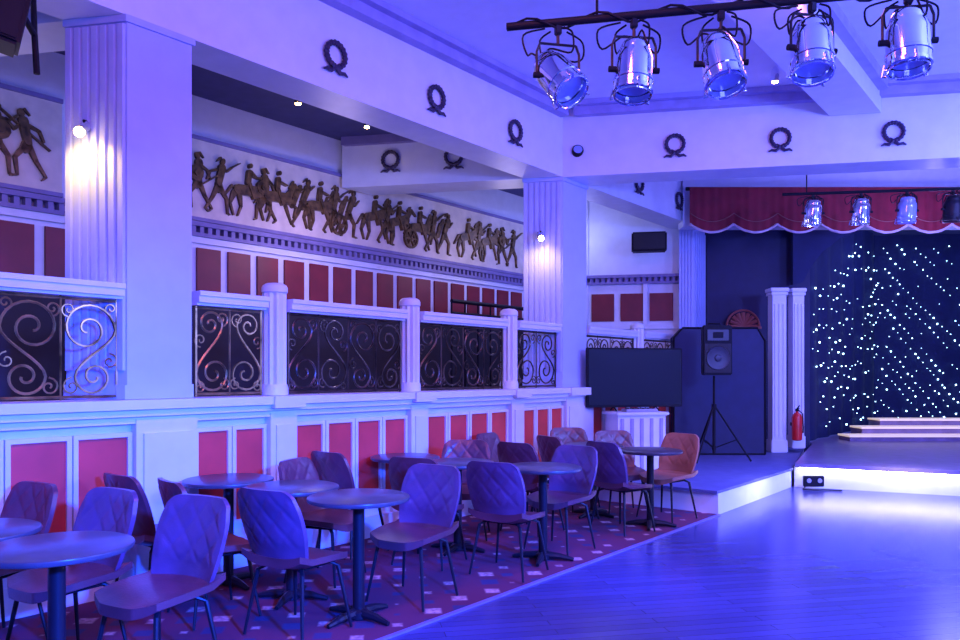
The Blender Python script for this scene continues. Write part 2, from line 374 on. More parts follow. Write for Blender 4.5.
def horse(m,s,z,h,k,fl,p):
    X=lambda a,b:(s+fl*a*h,z+b*h); C2=lambda a,b,ra,rb,dp=0: cap2(m,X(*a),X(*b),ra*h*XS,rb*h*XS,p-.035-dp,p)
    r=.12*(k%2)
    C2((-.28,.55),(.22,.58+r),.13,.14,.01); C2((.26,.64+r),(.42,.90+r*.5),.10,.055); C2((.42,.90+r*.5),(.58,.78+r*.5),.05,.028)
    C2((.30,.82+r),(.38,.97+r*.5),.04,.03)
    C2((.24,.50+r),(.46,.42+r),.05,.03); C2((.46,.42+r),(.40,.2+r),.03,.02); C2((.16,.47+r),(.26,.22+r),.05,.03); C2((.26,.22+r),(.34,.04+r*.6),.028,.018)
    C2((-.36,.48),(-.46,.25),.08,.035); C2((-.46,.25),(-.38,.02),.033,.02); C2((-.24,.45),(-.20,.22),.07,.033); C2((-.20,.22),(-.28,.02),.03,.02)
    C2((-.42,.60),(-.60,.35),.035,.02)
    C2((-.05,.72),(-.02,.95),.065,.065,.02); C2((0,1.07),(.01,1.09),.05,.05,.02); C2((0,.9),(.2,.85),.03,.02,.02); C2((-.02,.7),(.08,.42),.05,.03,.025)
def wheel(m,s,z,r,p):
    for i in range(16):
        a=2*PI*i/16; b=2*PI*(i+1)/16
        cap2(m,(s+r*math.cos(a),z+r*math.sin(a)),(s+r*math.cos(b),z+r*math.sin(b)),.014,.014,p-.04,p)
    for i in range(3):
        a=PI*i/3; cap2(m,(s-r*math.cos(a),z-r*math.sin(a)),(s+r*math.cos(a),z+r*math.sin(a)),.009,.009,p-.035,p)
def frieze(s0,s1,label):
    b=P((s0+s1)/2,BP); t=thing('relief_frieze',label,'frieze',(b[0],b[1],3.24),group=None)
    m=new(); wbox(m,s0,s1,BP-.03,BP,3.28,4.16); obj('ground_panel',m,'cream',t)
    m=new(); wbox(m,s0,s1,BP-.06,BP,4.16,4.20); wbox(m,s0,s1,BP-.06,BP,3.24,3.28); obj('border_moulding',m,'dentil',t)
    return t
pf=BP-.03; zf=3.37
fr=frieze(.6,3.25,'left section of bronze warrior frieze, left of the front pillar')
s=1.85; k=0
while s<3.2:
    m=new(); warrior(m,s,zf,.66,k,1 if k%2 else -1,pf); obj('relief_figure',m,'bronze',fr); s+=.27; k+=1
fr=frieze(3.9,S(530,BP),'long bronze relief frieze of horsemen, chariots and warriors on the balcony wall')
def sx(x): return S(x,BP)
seq=[('w',196),('w',216),('h',247),('w',262),('h',276),('w',300),('h',318),('w',331),('w',346),
 ('h',373),('w',384),('h',397),('h',418),('w',430),('w',442),
 ('h',466),('w',476),('h',487),('w',500),('w',510)]
for i,(kd,x) in enumerate(seq):
    m=new()
    if kd=='w': warrior(m,sx(x),zf,.66,i,1 if i%3 else -1,pf)
    else: horse(m,sx(x),zf,.58,i,1,pf)
    o=obj('relief_horse' if kd=='h' else 'relief_figure',m,'bronze',fr)
for x in (336,408):
    m=new(); wheel(m,sx(x),zf+.14,.13,pf-.01); obj('chariot_wheel',m,'bronze',fr)

# ------------------------------------------------ furniture: chairs
def chair_shell():
    bmB=new(); NU,NV=36,32
    def grid(bm,f,g):
        G=[[[bm.verts.new(h(u/NU*2-1,v/NV)) for u in range(NU+1)] for v in range(NV+1)] for h in (f,g)]
        for k in range(2):
            for v in range(NV):
                for u in range(NU):
                    q=(G[k][v][u],G[k][v][u+1],G[k][v+1][u+1],G[k][v+1][u]); bm.faces.new(q if k==0 else q[::-1])
        for u in range(NU):
            bm.faces.new((G[0][0][u],G[1][0][u],G[1][0][u+1],G[0][0][u+1])); bm.faces.new((G[0][NV][u],G[0][NV][u+1],G[1][NV][u+1],G[1][NV][u]))
        for v in range(NV):
            bm.faces.new((G[0][v][0],G[0][v+1][0],G[1][v+1][0],G[1][v][0])); bm.faces.new((G[0][v][NU],G[1][v][NU],G[1][v+1][NU],G[0][v+1][NU]))
    def quilt(u,v):
        a=(u*1.7+v*2.6); b=(u*1.7-v*2.6)
        ga=abs(a-round(a)); gb=abs(b-round(b)); e=min(ga,gb)
        edge=min(1,(1-abs(u))*6)*min(1,(1-v)*7)*min(1,max(0,v-.18)*8)
        return .010*(min(e/.14,1)**.7)*edge
    def bk(u,v,off):
        hw=(.20+.035*math.sin(PI*min(1,v*1.1)*.75))
        top=.42; z=.45+v*top
        cr=max(0,(abs(u)-.65)/.35); z-=.04*(cr**2.2)*v
        hw*= 1-.07*max(0,(v-.75)/.25)**2
        y=-.20-.075*v-.02*v*v + .06*(abs(u)**2.2)*(1-.35*v)
        return Vector((u*hw,y+off,z))
    grid(bmB,lambda u,v: bk(u,v,.012+quilt(u,v)),lambda u,v: bk(u,v,-.016-quilt(u,v)*.8))
    bmS=new()
    def st(u,v,off):
        y=-.225+v*.46; hw=.19+.05*math.sin(PI*(.25+.6*v))
        cr=max(0,(abs(u)-.5)/.5)*max(0,(v-.6)/.4); y-=.05*cr
        z=.452+.028*abs(u)**3-.02*v*v+.03*max(0,(.2-v)/.2)
        z+= .012*(1-abs(u)**4)*math.sin(PI*v)
        return Vector((u*hw,y,z+off))
    grid(bmS,lambda u,v: st(u,v,.0),lambda u,v: st(u,v,-.055*(1-.35*abs(u)**3)))
    return bmB,bmS
def make_chair(lm,ls):
    t=thing('dining_chair','x','chair',(0,0,0),group='quilted bucket chairs around the pedestal tables')
    B_,S_=chair_shell()
    obj('backrest',B_,lm,t,True,False); obj('seat',S_,ls,t,True,False)
    for sx_,sy in ((1,1),(-1,1),(1,-1),(-1,-1)):
        m=new(); tube(m,[(sx_*.13,sy*.11,.405),(sx_*.17,sy*.15,.38),(sx_*.225,sy*.205,.01)],[.012,.013,.009],8)
        obj('leg',m,'leg',t,True,False)
    m=new()
    for s_ in (1,-1):
        tube(m,[(s_*.13,-.13,.402),(s_*.13,.13,.402)],.011,6); tube(m,[(-.14,s_*.11,.402),(.14,s_*.11,.402)],.011,6)
    obj('under_frame',m,'leg',t,False,False)
    return t
protos={'b':make_chair('leather','leather_brown'),'m':make_chair('leather_brown','leather_brown'),'t':make_chair('leather2','leather2')}; used=set()
TB={'A':(-1.86,3.34),'A2':(-2.47,3.66),'B':(-.747,4.68),'B2':(-1.26,5.08),'B3':(-1.80,5.44),'C':(.51,6.16),'C2':(-.19,6.48),'C3':(-.68,6.90),'D':(1.68,7.5),'D2':(1.2,8.05)}
chairs=[((-1.58,3.72),(-.45,-.9),'b','blue-lit quilted chair nearest the camera, right of the front table'),
((-2.16,3.97),(-.5,-.87),'b','quilted leather chair facing left, behind the nearest chair'),
((-2.72,4.20),(-.5,-.87),'m','leather chair facing left at the far left edge by the wall panels'),
((-2.12,5.03),'B3','m','dark chair seen from behind by the wall panels, third from the left'),
((-1.66,4.74),'B2','m','dark leather chair back just left of the two rear small tables'),
((-1.06,4.44),(.5,.85),'b','blue-lit chair with its back to the camera, left of the central round table'),
((-.45,5.07),(-.5,-.87),'b','quilted chair facing left, right of the central round table'),
((-1.13,5.58),(1,-.35),'m','brown chair behind the central round table, seat showing past its edge'),
((-1.08,6.42),'C3','m','dark chair by the wall under the second fluted post'),
((-.40,6.04),'C2','m','dark leather chair behind the quilted chair at the central table'),
((-.15,7.02),'C2','m','reddish chair by the wall behind the middle tables, facing the camera'),
((.22,5.74),(.5,.85),'b','blue-lit chair with its back to the camera, left of the middle front table'),
((.68,6.5),(-.65,-.75),'b','quilted chair facing left, right of the middle front table'),
((.5,7.25),'D2','m','dark chair behind the middle front table, back to the camera'),
((.93,7.9),'D2','m','small dark chair at the hidden rear table by the wall'),
((.3,7.98),(.85,-.5),'m','small leather chair against the wall beneath the third fluted post'),
((1.36,7.27),'D','b','dark chair with its back to the camera, left of the farthest table'),
((1.53,8.22),'D','m','reddish chair behind the farthest table, facing the camera'),
((1.08,8.67),'D2','m','farthest small chair at the wall below the middle pillar'),
((1.94,7.9),(-.8,-.65),'t','light tan-orange chair right of the farthest table, by the platform')]
for i,(xy,tg,pk,lab) in enumerate(chairs):
    if isinstance(tg,str): v=Vector(TB[tg])-Vector(xy)
    else: v=Vector(tg)
    rz=math.atan2(v.y,v.x)-PI/2
    src=protos[pk]
    if pk not in used:
        src.location=(xy[0],xy[1],.008); src.rotation_euler=(0,0,rz); src['label']=lab; used.add(pk)
    else: dup(src,(xy[0],xy[1],.008),rz,lab)
def make_table():
    t=thing('pedestal_table','x','table',(0,0,0),group='round pedestal tables')
    m=new(); lathe(m,[(.295,.725),(.31,.73),(.315,.742),(.312,.752),(.30,.757)],(0,0,0),56); obj('tabletop',m,'table',t,True,False)
    m=new(); lathe(m,[(.036,.04),(.036,.70),(.09,.705),(.09,.725)],(0,0,0),20); obj('column',m,'leg',t,True,False)
    m=new()
    for k in range(4):
        a=k*PI/2+PI/4; tube(m,[(0,0,.04),(.14*math.cos(a),.14*math.sin(a),.035),(.25*math.cos(a),.25*math.sin(a),.016)],[.034,.026,.014],8)
    lathe(m,[(.06,.01),(.06,.05),(.04,.065)],(0,0,0),20)
    obj('cross_base',m,'leg',t,True,False)
    return t
t0=make_table(); first=True
for k,lab in (('A','round dark table nearest the camera at the left edge'),('A2','round dark table cut by the left edge, behind the nearest table'),('B','round dark pedestal table standing alone at the front centre of the carpet'),
  ('B2','small round table just behind the central table'),('B3','small round table closest to the panelled wall, behind two others'),('C','round table between the blue-lit chair and the middle quilted chair'),
  ('C2','rear round table behind the middle row of chairs'),('C3','rear small round table by the wall under the second fluted post'),('D','farthest front table, beside the tan-orange chair'),('D2','mostly hidden round table behind the farthest chairs')):
    x,y=TB[k]
    if first: t0.location=(x,y,.008); t0['label']=lab; first=False
    else: dup(t0,(x,y,.008),random.random(),lab)

# ------------------------------------------------ stage platform and stage
zp=.26
t=thing('stage_platform','low side platform with white riser, carrying the speaker and television','platform',(3,10,0))
PB=PW-.1
m=new(); prism(m,[A,B,Vector((5.5,12.9)),Vector((3.97,13.2)),P(12.2,PB),P(Aw.dot(d),PB)],0,zp-.03); obj('riser',m,'white',t)
m=new(); prism(m,[A+Vector((-.02,-.03)),B+Vector((.02,-.02)),Vector((5.5,12.9)),Vector((3.97,13.2)),P(12.2,PB),P(Aw.dot(d)-.03,PB)],zp-.03,zp); obj('deck',m,'plat',t)
SB=Vector((5.88,9.31)); sd=(SB-B).normalized(); SE2=B+sd*9
t=thing('stage','main stage with glowing white front and dark boards','stage',(8,12,0))
m=new(); inn=Vector((.35,.936))*.06
poly=[B+inn+Vector((.05,0)),SE2+inn,Vector((17,12)),Vector((17,20)),Vector((9,20)),Vector((5.66,13.1)),Vector((5.64,12.9))]
prism(m,poly,0,.27); obj('riser',m,'white',t)
m=new(); poly2=[B+Vector((.05,-.01)),SE2,Vector((17.1,12)),Vector((17.1,20)),Vector((9,20)),Vector((5.66,13.1)),Vector((5.64,12.9))]
prism(m,poly2,.27,.32); obj('deck',m,'stagefl',t)
m=new(); off=inn*.45
a=B+off+sd*.1; b=SE2+off; w=inn*.25; prism(m,[a-w,b-w,b+w,a+w],.252,.268); obj('led_strip',m,'strip',t)
t=thing('stage_steps','cream-edged steps at the back of the stage before the star cloth','steps',(9,14,.32))
for i,(x0,v,z) in enumerate(((850,13.4,.42),(862,13.8,.54),(880,14.2,.66))):
    X0=(x0-480)/F*v
    m=new(); prism(m,[(X0,v),(15,v),(15,v+.42),(X0,v+.42)],.32,z-.03); obj('step',m,'stagefl',t)
    m=new(); prism(m,[(X0-.02,v-.03),(15,v-.03),(15,v+.42),(X0-.02,v+.42)],z-.03,z); obj('step_tread',m,'nosing',t)
t=thing('star_cloth','black starlit backdrop cloth hung in folds behind the stage','backdrop',(9,17.5,.33))
pa=[Vector((5.75,13.3)),Vector((9.0,17.3)),Vector((17,16.3))]
def polyl(u):
    L1=(pa[1]-pa[0]).length; L2=(pa[2]-pa[1]).length; x=u*(L1+L2)
    if x<L1: tt=(pa[1]-pa[0]).normalized(); return pa[0]+tt*x, Vector((tt.y,-tt.x))
    tt=(pa[2]-pa[1]).normalized(); return pa[1]+tt*(x-L1), Vector((tt.y,-tt.x))
L1=(pa[1]-pa[0]).length; Ltot=L1+(pa[2]-pa[1]).length
m=new(); N=160; cols=[]
for i in range(N+1):
    p,nn=polyl(i/N); q=p+nn*(.03*math.sin(i/N*Ltot*PI/.45))
    cols.append([m.verts.new(v3(q,z)) for z in (.33,2.4,4.65)])
for i in range(N):
    for j in range(2): m.faces.new((cols[i][j],cols[i+1][j],cols[i+1][j+1],cols[i][j+1]))
obj('cloth',m,'cloth',t,True)
m=new()
def star(u,z,r):
    p,nn=polyl(u); q=p+nn*.06
    xpx=480+F*q.x/q.y; ypx=373-F*(z-H)/q.y
    if xpx<868 and ypx<300-(xpx-800)*1.0: return
    bmesh.ops.create_icosphere(m,subdivisions=1,radius=r,matrix=Matrix.Translation(v3(q,z)))
z0=-5.0
while z0<6.5:
    a=random.random()*.2; run=1.0
    while a<7.4:
        zz=z0+(7.4-a)*1.15-2.0+.10*math.sin(a*1.3+z0)
        if random.random()<.15: run=random.choice((.35,.8,1.0,1.0))
        if .5<zz<4.4 and random.random()<run*(.95 if a>L1 else .75):
            star((a+random.uniform(-.015,.015))/Ltot,zz+random.uniform(-.03,.03),random.choice((.008,.010,.014,.019)))
        a+=random.uniform(.07,.11) if a>L1 else random.uniform(.18,.26)
    z0+=random.uniform(.28,.40)
o=obj('led_lights',m,'star',t); o['kind']='stuff'
def valance():
    t=thing('stage_valance','crimson scalloped valance with white fringe above the stage','valance',(8,12.2,3.85))
    m=new(); x0,x1=3.36,12.5; N=460; cols=[]; fr=[]; sw=.70
    for i in range(N+1):
        x=x0+(x1-x0)*i/N; ph=((x-x0)/sw)%1; zb=3.77+.14*(1-math.sin(PI*ph)**.8)
        y=12.18+.006*math.sin(x*2*PI/.14)-.015*math.sin(PI*ph)
        cols.append([m.verts.new((x,y,zb)),m.verts.new((x,y,4.2)),m.verts.new((x,12.18,4.5))]); fr.append((x,y-.01,zb))
    for i in range(N):
        for j in range(2): m.faces.new((cols[i][j],cols[i+1][j],cols[i+1][j+1],cols[i][j+1]))
    obj('pleated_curtain',m,'valance',t,True)
    m=new(); tube(m,fr,.02,5); obj('fringe',m,'fringe',t)
    m=new(); tube(m,[(x,12.15,z+.17) for x,_,z in fr],.008,5); obj('braid',m,'shell',t)
    m=new(); tube(m,[(x0-.05,12.22,4.48),(x1,12.22,4.48)],.03,8); obj('pelmet_rail',m,'black',t)
valance()
t=new(); pts=[(5.25,4.6),(5.25,3.0),(5.42,3.05),(5.55,3.3),(5.75,3.55),(6.05,3.78),(6.4,3.9),(6.4,4.6)]
f=[t.verts.new((x,12.75,z)) for x,z in pts]; g=[t.verts.new((x,12.85,z)) for x,z in pts]; t.faces.new(f); t.faces.new(g[::-1])
for i in range(8): t.faces.new((f[i],f[(i+1)%8],g[(i+1)%8],g[i]))
tag(obj('stage_drape',t,'cloth'),'black curved drape at the upper left corner of the stage opening','curtain')
for x,v,lab,k in ((777,12.15,'white slim post left of the fire extinguisher at the stage side',.27),(796,12.2,'white slim post behind the fire extinguisher',.22)):
    pc=XV(x,v); zb=.26 if x<780 else .32; t=thing('stage_post',lab,'post',(pc[0],pc[1],zb),group='white stage side posts')
    h=2.87-zb; m=new(); box(m,0,0,h/2,k*.8,.2,h); obj('shaft',m,'white',t,False,False)
    m=new(); box(m,0,0,h-.03,k*1.08,.27,.06,bev=.01); box(m,0,0,h-.09,k*.95,.24,.04); obj('cap',m,'white',t,False,False)
    m=new(); box(m,0,0,.1,k*.95,.24,.2,bev=.01); obj('base',m,'white',t,False,False)
    m=new()
    for q in (-.25,0,.25): box(m,q*k,-.105,h/2,.02,.015,h-.5)
    obj('fluting',m,'white',t,False,False)
pc=XV(797,11.92); t=thing('fire_extinguisher','small red fire extinguisher mounted on the white stage post','fire extinguisher',(pc[0],pc[1],.46))
m=new(); lathe(m,[(.05,0),(.075,.015),(.078,.05),(.078,.36),(.06,.41),(.025,.44),(.02,.46)],(0,0,0),20); obj('cylinder',m,'extred',t,True,False)
m=new(); box(m,0,0,.48,.04,.05,.04); tube(m,[(0,0,.5),(0,-.09,.55)],.01,6); tube(m,[(0,0,.5),(0,-.08,.51)],.009,6); obj('valve_handle',m,'black',t,False,False)
m=new(); tube(m,[(.02,0,.48),(.08,-.02,.42),(.09,-.02,.2),(.085,-.02,.12)],.011,6); obj('hose',m,'black',t,True,False)
m=new(); box(m,0,.12,.25,.08,.09,.05); obj('bracket',m,'black',t,False,False)
pc=XV(743,13.08); t=thing('shell_ornament','terracotta scallop shell ornament on the dark wall beside the stage','ornament',(pc[0],pc[1],2.3))
m=new()
for k in range(9):
    a=PI*k/8; tube(m,[(0,0,.02),(.13*math.cos(a),-.01,.02+.13*math.sin(a)),(.24*math.cos(a),0,.02+.24*math.sin(a))],[.01,.03,.04],6)
obj('ribs',m,'shell',t,True,False)
m=new(); tube(m,[(.28*math.cos(PI*i/16),0,.02+.28*math.sin(PI*i/16)) for i in range(17)],.02,6); box(m,0,0,0,.62,.06,.04); obj('frame',m,'shell',t,False,False)

t=thing('equipment_screen','tall black draped screen behind the tripod speaker','screen',(3.55,11.75,zp))
m=new(); pts=[(-.58,.0),(.82,.0),(.82,1.75),(.70,1.95),(-.44,1.95),(-.58,1.8)]
f=[m.verts.new((x,-.1,z)) for x,z in pts]; g=[m.verts.new((x,.1,z)) for x,z in pts]; m.faces.new(f); m.faces.new(g[::-1])
for i in range(6): m.faces.new((f[i],f[(i+1)%6],g[(i+1)%6],g[i]))
obj('panel',m,'dark',t,False,False)
m=new(); tube(m,[(x,-.1,max(z,.02)) for x,z in pts],.018,6,closed=True); obj('edge_trim',m,'black',t,False,False)
def speaker(t,w,h,dp,z):
    m=new(); pts=[(-w/2,-dp/2),(w/2,-dp/2),(w*.32,dp/2),(-w*.32,dp/2)]; prism(m,pts,z,z+h)
    es=[e for e in m.edges]; bmesh.ops.bevel(m,geom=es,offset=.015,segments=2,affect='EDGES'); obj('cabinet',m,'black',t,False,False)
    m=new(); box(m,0,-dp/2-.004,z+h*.34,w*.88,.01,h*.58); g=obj('grille',m,'grille',t,False,False)
    m=new(); lathe(m,[(w*.40,0),(w*.38,.016),(w*.34,.012),(w*.2,.004),(w*.12,.004),(w*.09,.018),(.002,.022)],(0,0,0),28,mtx=Matrix.Translation((0,-dp/2-.008,z+h*.34))@Matrix.Rotation(PI/2,4,'X')); obj('woofer',m,'cone',t,True,False)
    m=new(); box(m,0,-dp/2-.01,z+h*.80,w*.72,.02,h*.22,bev=.006); obj('horn',m,'cone',t,False,False)
    m=new(); box(m,0,-dp/2-.022,z+h*.80,w*.34,.01,h*.12,bev=.003); obj('horn_throat',m,'black',t,False,False)
    m=new(); tube(m,[(-.09,0,z+h-.01),(-.08,0,z+h+.03),(.08,0,z+h+.03),(.09,0,z+h-.01)],.012,6); obj('handle',m,'black',t,False,False)
pc=XV(714,10.8)
t=thing('loudspeaker','black loudspeaker on top of the tripod stand','speaker',(pc[0],pc[1],zp),rz=.0); speaker(t,.42,.70,.34,1.23)
t=thing('speaker_stand','black tripod speaker stand on the side platform','stand',(pc[0],pc[1],zp))
m=new(); tube(m,[(0,0,.12),(0,0,.8)],.022,10); tube(m,[(0,0,.8),(0,0,1.22)],.016,10); obj('pole',m,'black',t,True,False)
m=new(); lathe(m,[(.035,.74),(.035,.82)],(0,0,0),14); obj('collar',m,'black',t,False,False)
m=new(); lathe(m,[(.03,.17),(.03,.23)],(0,0,0),14); obj('brace_collar',m,'black',t,False,False)
for k in range(3):
    a=k*2*PI/3-.25; cx,cy=math.cos(a),math.sin(a)
    m=new(); tube(m,[(.02*cx,.02*cy,.78),(.5*cx,.5*cy,.02)],.013,8); obj('leg',m,'black',t,True,False)
    m=new(); tube(m,[(.02*cx,.02*cy,.2),(.31*cx,.31*cy,.32)],.009,6); obj('brace',m,'black',t,False,False)
pb=Vector((2.02,9.9)); ra=.24; ux=Vector((math.cos(ra),math.sin(ra))); uy=Vector((-math.sin(ra),math.cos(ra)))
t=thing('presenter_desk','white panelled desk under the television, beside the wall','desk',(pb[0],pb[1],zp),rz=ra)
m=new(); box(m,0,0,.36,.66,.40,.72); obj('body',m,'white',t,False,False)
m=new(); box(m,0,0,.74,.72,.5,.04,bev=.008); obj('desktop',m,'white',t,False,False)
m=new()
for k in range(5): box(m,-.27+k*.135,-.205,.36,.04,.015,.64)
obj('slats',m,'cornice',t,False,False)
pt=pb+ux*.04+uy*.10
t=thing('television','large flat black television standing on the white desk','television',(pt[0],pt[1],zp+.76),rz=ra)
m=new(); box(m,0,0,.44,1.36,.05,.78,bev=.008); obj('casing',m,'black',t,False,False)
m=new(); box(m,0,-.027,.445,1.31,.006,.73); obj('display',m,'screen',t,False,False)
for sg in (-1,1):
    m=new(); tube(m,[(sg*.3,-.10,.01),(sg*.3,0,.06),(sg*.3,.10,.01)],.01,6); obj('foot',m,'black',t,False,False)
pm=pb-uy*.13
t=thing('mixing_desk','small grey audio mixer resting on the white desk in front of the television','mixer',(pm[0],pm[1],zp+.76),rz=ra)
m=new(); box(m,0,0,.02,.44,.16,.04,bev=.008); obj('body',m,'grey',t,False,False)
for k in range(6):
    m=new(); lathe(m,[(.014,.04),(.012,.055)],(-.17+k*.068,.04,0),10); obj('knob',m,'black',t,False,False)
    m=new(); box(m,-.17+k*.068,-.03,.048,.02,.03,.014); obj('fader',m,'black',t,False,False)
pc=B+sd*.25+Vector((-.35,-.936))*.03; t=thing('floor_socket_box','small black socket box with cable at the stage front corner','socket box',(pc[0],pc[1]-.06,0))
m=new(); box(m,0,0,.11,.26,.06,.14,bev=.008); obj('box',m,'black',t,False,False)
for k in (-.07,.07):
    m=new(); lathe(m,[(.03,0),(.028,.01)],(0,0,0),14,mtx=Matrix.Translation((k,-.03,.12))@Matrix.Rotation(PI/2,4,'X')); obj('socket',m,'grey',t,False,False)
m=new(); tube(m,[(-.1,-.02,.06),(-.16,-.05,.012),(-.05,-.12,.012),(.12,-.1,.012),(.3,-.16,.012)],.01,6); obj('cable',m,'black',t,True,False)

pc=XV(649,12.45); t=thing('wall_speaker','black horizontal speaker hung high on the far end wall','speaker',(pc[0],pc[1],3.5),rz=-.19)
m=new(); box(m,0,0,.16,.56,.26,.31,bev=.02); obj('cabinet',m,'black',t,False,False)
m=new(); box(m,0,-.135,.16,.5,.01,.26); obj('grille',m,'grille',t,False,False)
m=new(); tube(m,[(-.2,.1,.3),(-.2,.25,.36)],.015,6); tube(m,[(.2,.1,.3),(.2,.25,.36)],.015,6); obj('bracket',m,'leg',t,False,False)
pc=XV(-8,4.4); t=thing('hanging_speaker','black speaker at the top left corner hung from a bracket','speaker',(pc[0],pc[1],3.42),rz=.6)
m=new(); box(m,0,0,.22,.26,.26,.42,Matrix.Rotation(.2,4,'Y'),bev=.02); obj('cabinet',m,'black',t,False,False)
m=new(); box(m,0,-.135,.22,.21,.01,.36,Matrix.Rotation(.2,4,'Y')); obj('grille',m,'black',t,False,False)
m=new(); e=[v3(XV(8,4.45),3.75),v3(XV(40,4.6),3.72),v3(XV(66,4.75),3.66),v3(XV(68,4.75),3.42)]; tube(m,e,.02,8)
tube(m,[e[2],v3(P(2.3,5.15),4.05)],.018,8)
obj('bracket_arm',m,'black',t,True)

# ------------------------------------------------ lamps
def wall_lamp(x,v,z,label,en):
    pc=XV(x,v); t=thing('wall_lamp',label,'lamp',(pc[0],pc[1],z),group='lamps on the pillars')
    m=new(); lathe(m,[(.03,.0),(.034,.01),(.038,.10),(.02,.13)],(0,0,0),16,mtx=Matrix.Rotation(-.9,4,'X')); obj('lamp_shade',m,'chrome',t,True,False)
    m=new(); lathe(m,[(.004,-.035),(.034,-.022),(.034,.0)],(0,0,0),16,mtx=Matrix.Rotation(-.9,4,'X')); obj('bulb',m,'bulb',t,True,False)
    m=new(); tube(m,[(0,.05,.09),(0,.12,.10),(0,.17,.06)],.01,6); box(m,0,.17,.06,.06,.02,.09); obj('bracket',m,'black',t,False,False)
    L=bpy.data.lights.new('lamp_light','SPOT'); L.energy=en; L.color=(1,.60,.08); L.spot_size=2.4; L.spot_blend=1; L.shadow_soft_size=.03
    o=bpy.data.objects.new('lamp_light',L); C.objects.link(o); o.location=(pc[0],pc[1]-.10,z-.03); o.rotation_euler=(.4,0,0)
wall_lamp(80,5.22,3.18,'small lit spotlight on the fluted side of the front pillar',30)
wall_lamp(541,9.45,3.2,'small lit spotlight on the fluted side of the middle pillar',18)
def downlight(x,v,z,label,lit):
    pc=XV(x,v); t=thing('ceiling_spotlight',label,'light',(pc[0],pc[1],z),group='small ceiling spotlights')
    m=new(); lathe(m,[(.035,-.16),(.045,-.10),(.04,-.04),(.02,0)],(0,0,0),14); obj('housing',m,'black' if not lit else 'chrome',t,True,False)
    m=new(); lathe(m,[(.005,-.18),(.03,-.17),(.032,-.15)],(0,0,0),14); obj('bulb',m,'bulb',t,True,False)
downlight(298,8.4,4.66,'small ceiling spotlight over the balcony, nearer one',False)
downlight(367,9.2,4.66,'small ceiling spotlight over the balcony, farther one',False)
downlight(775,8.4,4.9,'small lit ceiling spotlight in front of the cross beam',True)
b=P(8.27,5.06); t=thing('beam_spotlight','small dark round spotlight at the corner of the two beams','light',(b[0],b[1],4.2))
m=new(); lathe(m,[(.03,-.1),(.065,-.08),(.075,.06),(.07,.08)],(0,0,0),18,mtx=Matrix.Translation((0,0,.1))@Matrix.Rotation(1.2,4,'X')); obj('housing',m,'black',t,True,False)
m=new(); lathe(m,[(.06,.075),(.055,.085)],(0,0,0),18,mtx=Matrix.Translation((0,0,.1))@Matrix.Rotation(1.2,4,'X')); obj('lens',m,'lens',t,True,False)
m=new(); tube(m,[(0,.02,.1),(-.03,.08,.12)],.015,6); obj('bracket',m,'black',t,False,False)

def parcan(loc,tilt,rz,label,sc=1.0,group='chrome par can stage lights',mt='chrome',drop=.26,roll=0):
    t=thing('stage_light',label,'stage light',loc,rz,group)
    dz=-drop-.06
    R=Matrix.Translation((0,0,dz))@Matrix.Rotation(roll,4,'Y')@Matrix.Rotation(tilt,4,'X')@Matrix.Scale(sc,4)
    m=new(); lathe(m,[(.03,.175),(.055,.172),(.078,.158),(.088,.135),(.088,.115),(.094,.11),(.094,.10),(.104,.085),(.110,.05),(.111,-.06),(.116,-.065),(.116,-.08),(.111,-.085),(.108,-.12),(.116,-.128),(.116,-.145),(.104,-.148),(.098,-.06),(.02,-.03)],(0,0,0),36,mtx=R); obj('can',m,mt,t,True,False)
    m=new(); lathe(m,[(.095,-.11),(.08,-.098),(.01,-.09)],(0,0,0),28,mtx=R); obj('lens',m,'lens',t,True,False)
    m=new()
    for a in range(3):
        an=a*2*PI/3+.5; x0,y0=.118*math.cos(an),.118*math.sin(an)
        tube(m,[R@Vector((x0,y0,-.10)),R@Vector((x0*1.12,y0*1.12,-.165)),R@Vector((x0*.95,y0*.95,-.168))],.006*sc,5)
    tube(m,[R@Vector((.105*math.cos(i*PI/12),.105*math.sin(i*PI/12),-.162)) for i in range(24)],.006*sc,5,closed=True)
    obj('gel_clips',m,mt,t,False,False)
    m=new(); w=.130*sc; z=dz
    path=[(-w,0,z),(-w,0,z+.14*sc),(-w*.85,0,z+.19*sc),(w*.85,0,z+.19*sc),(w,0,z+.14*sc),(w,0,z)]
    for i in range(5): tube(m,[path[i],path[i+1]],.007,6)
    obj('yoke',m,'leg',t,False,False)
    for sg in (1,-1):
        m=new(); lathe(m,[(.016,-.02),(.016,.018)],(0,0,0),12,mtx=Matrix.Translation((sg*w,0,z))@Matrix.Rotation(sg*PI/2,4,'Y')); obj('knob',m,'black',t,False,False)
    m=new(); box(m,0,0,-.045,.035,.04,.05,bev=.006); tube(m,[(0,0,-.06),(0,0,z+.19*sc)],.009,6)
    obj('clamp',m,'leg',t,False,False)
    top=R@Vector((0,0,.17))
    for dx in ((.12,.06),(-.14,.03),(.05,-.05),(-.06,.08)):
        m=new(); pts=[top,top+Vector((dx[0]*.4,dx[1],.05)),Vector((dx[0]*1.2,dx[1],dz*.6)),Vector((dx[0]*1.35,dx[1],dz*.25)),Vector((dx[0]*.5,dx[1]*.5,-.035))]
        sm=[]
        for i in range(len(pts)-1):
            for k in range(5):
                p0=pts[max(i-1,0)];p1=pts[i];p2=pts[i+1];p3=pts[min(i+2,len(pts)-1)];u=k/5
                sm.append(.5*((2*p1)+(p2-p0)*u+(2*p0-5*p1+4*p2-p3)*u*u+(3*p1-p0-3*p2+p3)*u**3))
        sm.append(pts[-1]); tube(m,sm,.0055,5); obj('cable',m,'black',t,True,False)
zb=3.45
ends=(Vector((.15,4.24,zb)),Vector((3.4,3.58,zb+.0)))
